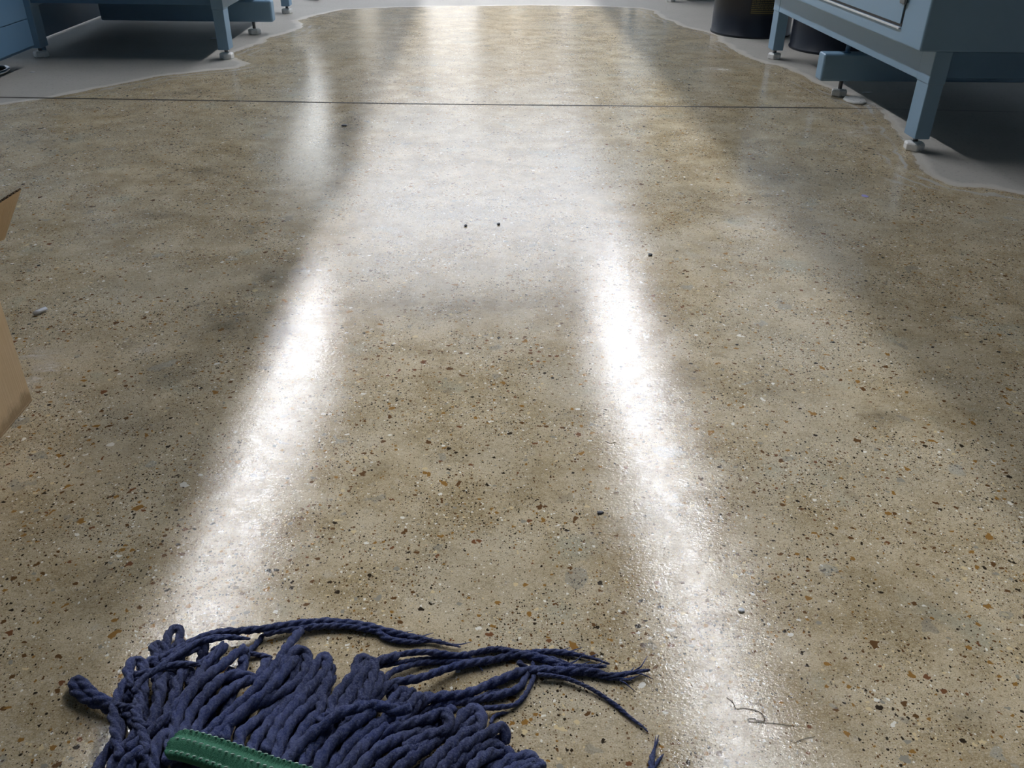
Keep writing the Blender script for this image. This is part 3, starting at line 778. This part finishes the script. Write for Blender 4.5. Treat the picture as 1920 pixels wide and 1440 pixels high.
# ---------------------------------------------------------------- debris
def pebble(name, x, y, rx, ry, rz, mat, label, cat='debris', rot=0., seed=0, n=7):
    rnd = random.Random(seed); c = pz(x, y); m = MB(); v = []; f = []; rings = 5
    for i in range(1, rings):
        th = math.pi * i / rings
        for k in range(n):
            a = 2 * math.pi * k / n; q = 1 + rnd.uniform(-.22, .22)
            xx = rx * math.sin(th) * math.cos(a) * q; yy = ry * math.sin(th) * math.sin(a) * q
            v.append((xx * math.cos(rot) - yy * math.sin(rot), xx * math.sin(rot) + yy * math.cos(rot), rz * (1 - math.cos(th) * 1)))
    nb = len(v); v += [(0, 0, 0), (0, 0, 2 * rz)]
    for i in range(rings - 2):
        for k in range(n): f.append((i * n + k, i * n + (k + 1) % n, (i + 1) * n + (k + 1) % n, (i + 1) * n + k))
    for k in range(n): f += [(nb, (k + 1) % n, k), (nb + 1, (rings - 2) * n + k, (rings - 2) * n + (k + 1) % n)]
    m.add(v, f); o = m.build(name, mat); o.location = (c[0], c[1], 0); return tag(o, label, cat)


pebble('pebble', 1126, 962, .0062, .005, .0015, M['black'], 'small black crumb on the floor between the two bright light streaks', seed=1)
pebble('pebble', 1390, 1146, .0055, .005, .002, M['white'], 'round white pebble beside the lower right light streak', 'pebble', seed=2)
pebble('pebble', 858, 1259, .0042, .004, .0018, M['clear'], 'tiny clear bead on the floor between the loose blue mop strands', 'bead', seed=3, n=10)
pebble('purple_fleck', 1622, 368, .012, .018, .0006, M['lilac'], 'faint lilac fleck on the floor in front of the right machine', seed=4)
pebble('paper_scrap', 400, 73, .022, .022, .003, M['white'], 'white paper scrap in the shade behind the near left machine leg', 'scrap', seed=5)
pebble('paper_scrap', 61, 136, .013, .012, .002, M['white'], 'white speck of paper on grey concrete near the chrome ring', 'scrap', seed=6)
pebble('crumb', 935, 421, .006, .008, .003, M['black'], 'right one of two tiny dark crumbs in the middle of the white reflection', seed=8)
pebble('crumb', 873, 424, .006, .008, .003, M['black'], 'left one of two tiny dark crumbs in the middle of the white reflection', seed=9)
pebble('crumb', 646, 236, .014, .012, .003, M['black'], 'flat dark crumb just below the floor joint, left of the white reflection', seed=10)
pebble('crumb', 1219, 479, .007, .008, .003, M['black'], 'dark crumb at the right end of the bright cross streak', seed=11)
# clear plastic sleeve on the left
c = pz(76, 588); m = MB(); dv = np.array([.5, .86, 0]); q = [np.array([c[0], c[1], .0075]) + dv * s_ for s_ in (-.017, -.006, .006, .018)]
m.sweep(q, [.0055, .007, .007, .0065], [(math.cos(a), .75 * math.sin(a)) for a in np.linspace(0, 2 * math.pi, 15)[:-1]])
tag(m.build('plastic_cap', M['clear'], loc=(c[0], c[1], 0)), 'small milky plastic tube lying on the floor above the cardboard box', 'cap')
# flattened spare foot pad by the cross beam
c = pz(1602, 190); m = MB(); m.lathe(c[0], c[1], [(.052, 0), (.055, .005), (.05, .013), (.03, .011), (.012, .017)], 9, True)
o = m.build('loose_foot_pad', M['pad'], loc=(c[0], c[1], 0)); o.scale = (1.0, 1.5, 1); tag(o, 'flattened white foot pad lying beside the cross beam foot on the right', 'foot pad')
c = pz(1733, 172); pebble('paper_scrap', 1626, 174, .03, .008, .002, M['pale'], 'thin pale sliver in the shade behind the right cross beam foot', 'scrap', seed=12)
# loose threads
def thread(pts, label, r=.00045):
    P = smooth_path([pz(x, y, .0009) for x, y in pts], .003); m = MB(); m.sweep(P, [r] * len(P), c6)
    tag(m.build('thread', M['hair'], loc=tuple(P[0])), label, 'thread')


cH = lambda a, b: (1250 + a / 4, 1080 + b / 4)
thread(T_(cH, (450, 910), (500, 950), (520, 995), (575, 990), (640, 1002), (700, 1020), (733, 1060), (735, 1085), (690, 1085), (640, 1068), (608, 1075), (625, 1092), (720, 1098), (830, 1108), (960, 1125)), 'curled brown thread on the lower right light streak')
thread(T_(cH, (660, 960), (690, 950), (692, 925), (740, 920)), 'tiny hooked thread just above the curled brown thread', .0003)
thread([(1492, 1391), (1508, 1385), (1528, 1381)], 'short pale brown thread right of the curled thread', .0004)
thread([(1135, 827), (1145, 831), (1154, 829), (1152, 834)], 'short dark fibre left of the upper right light streak', .0004)
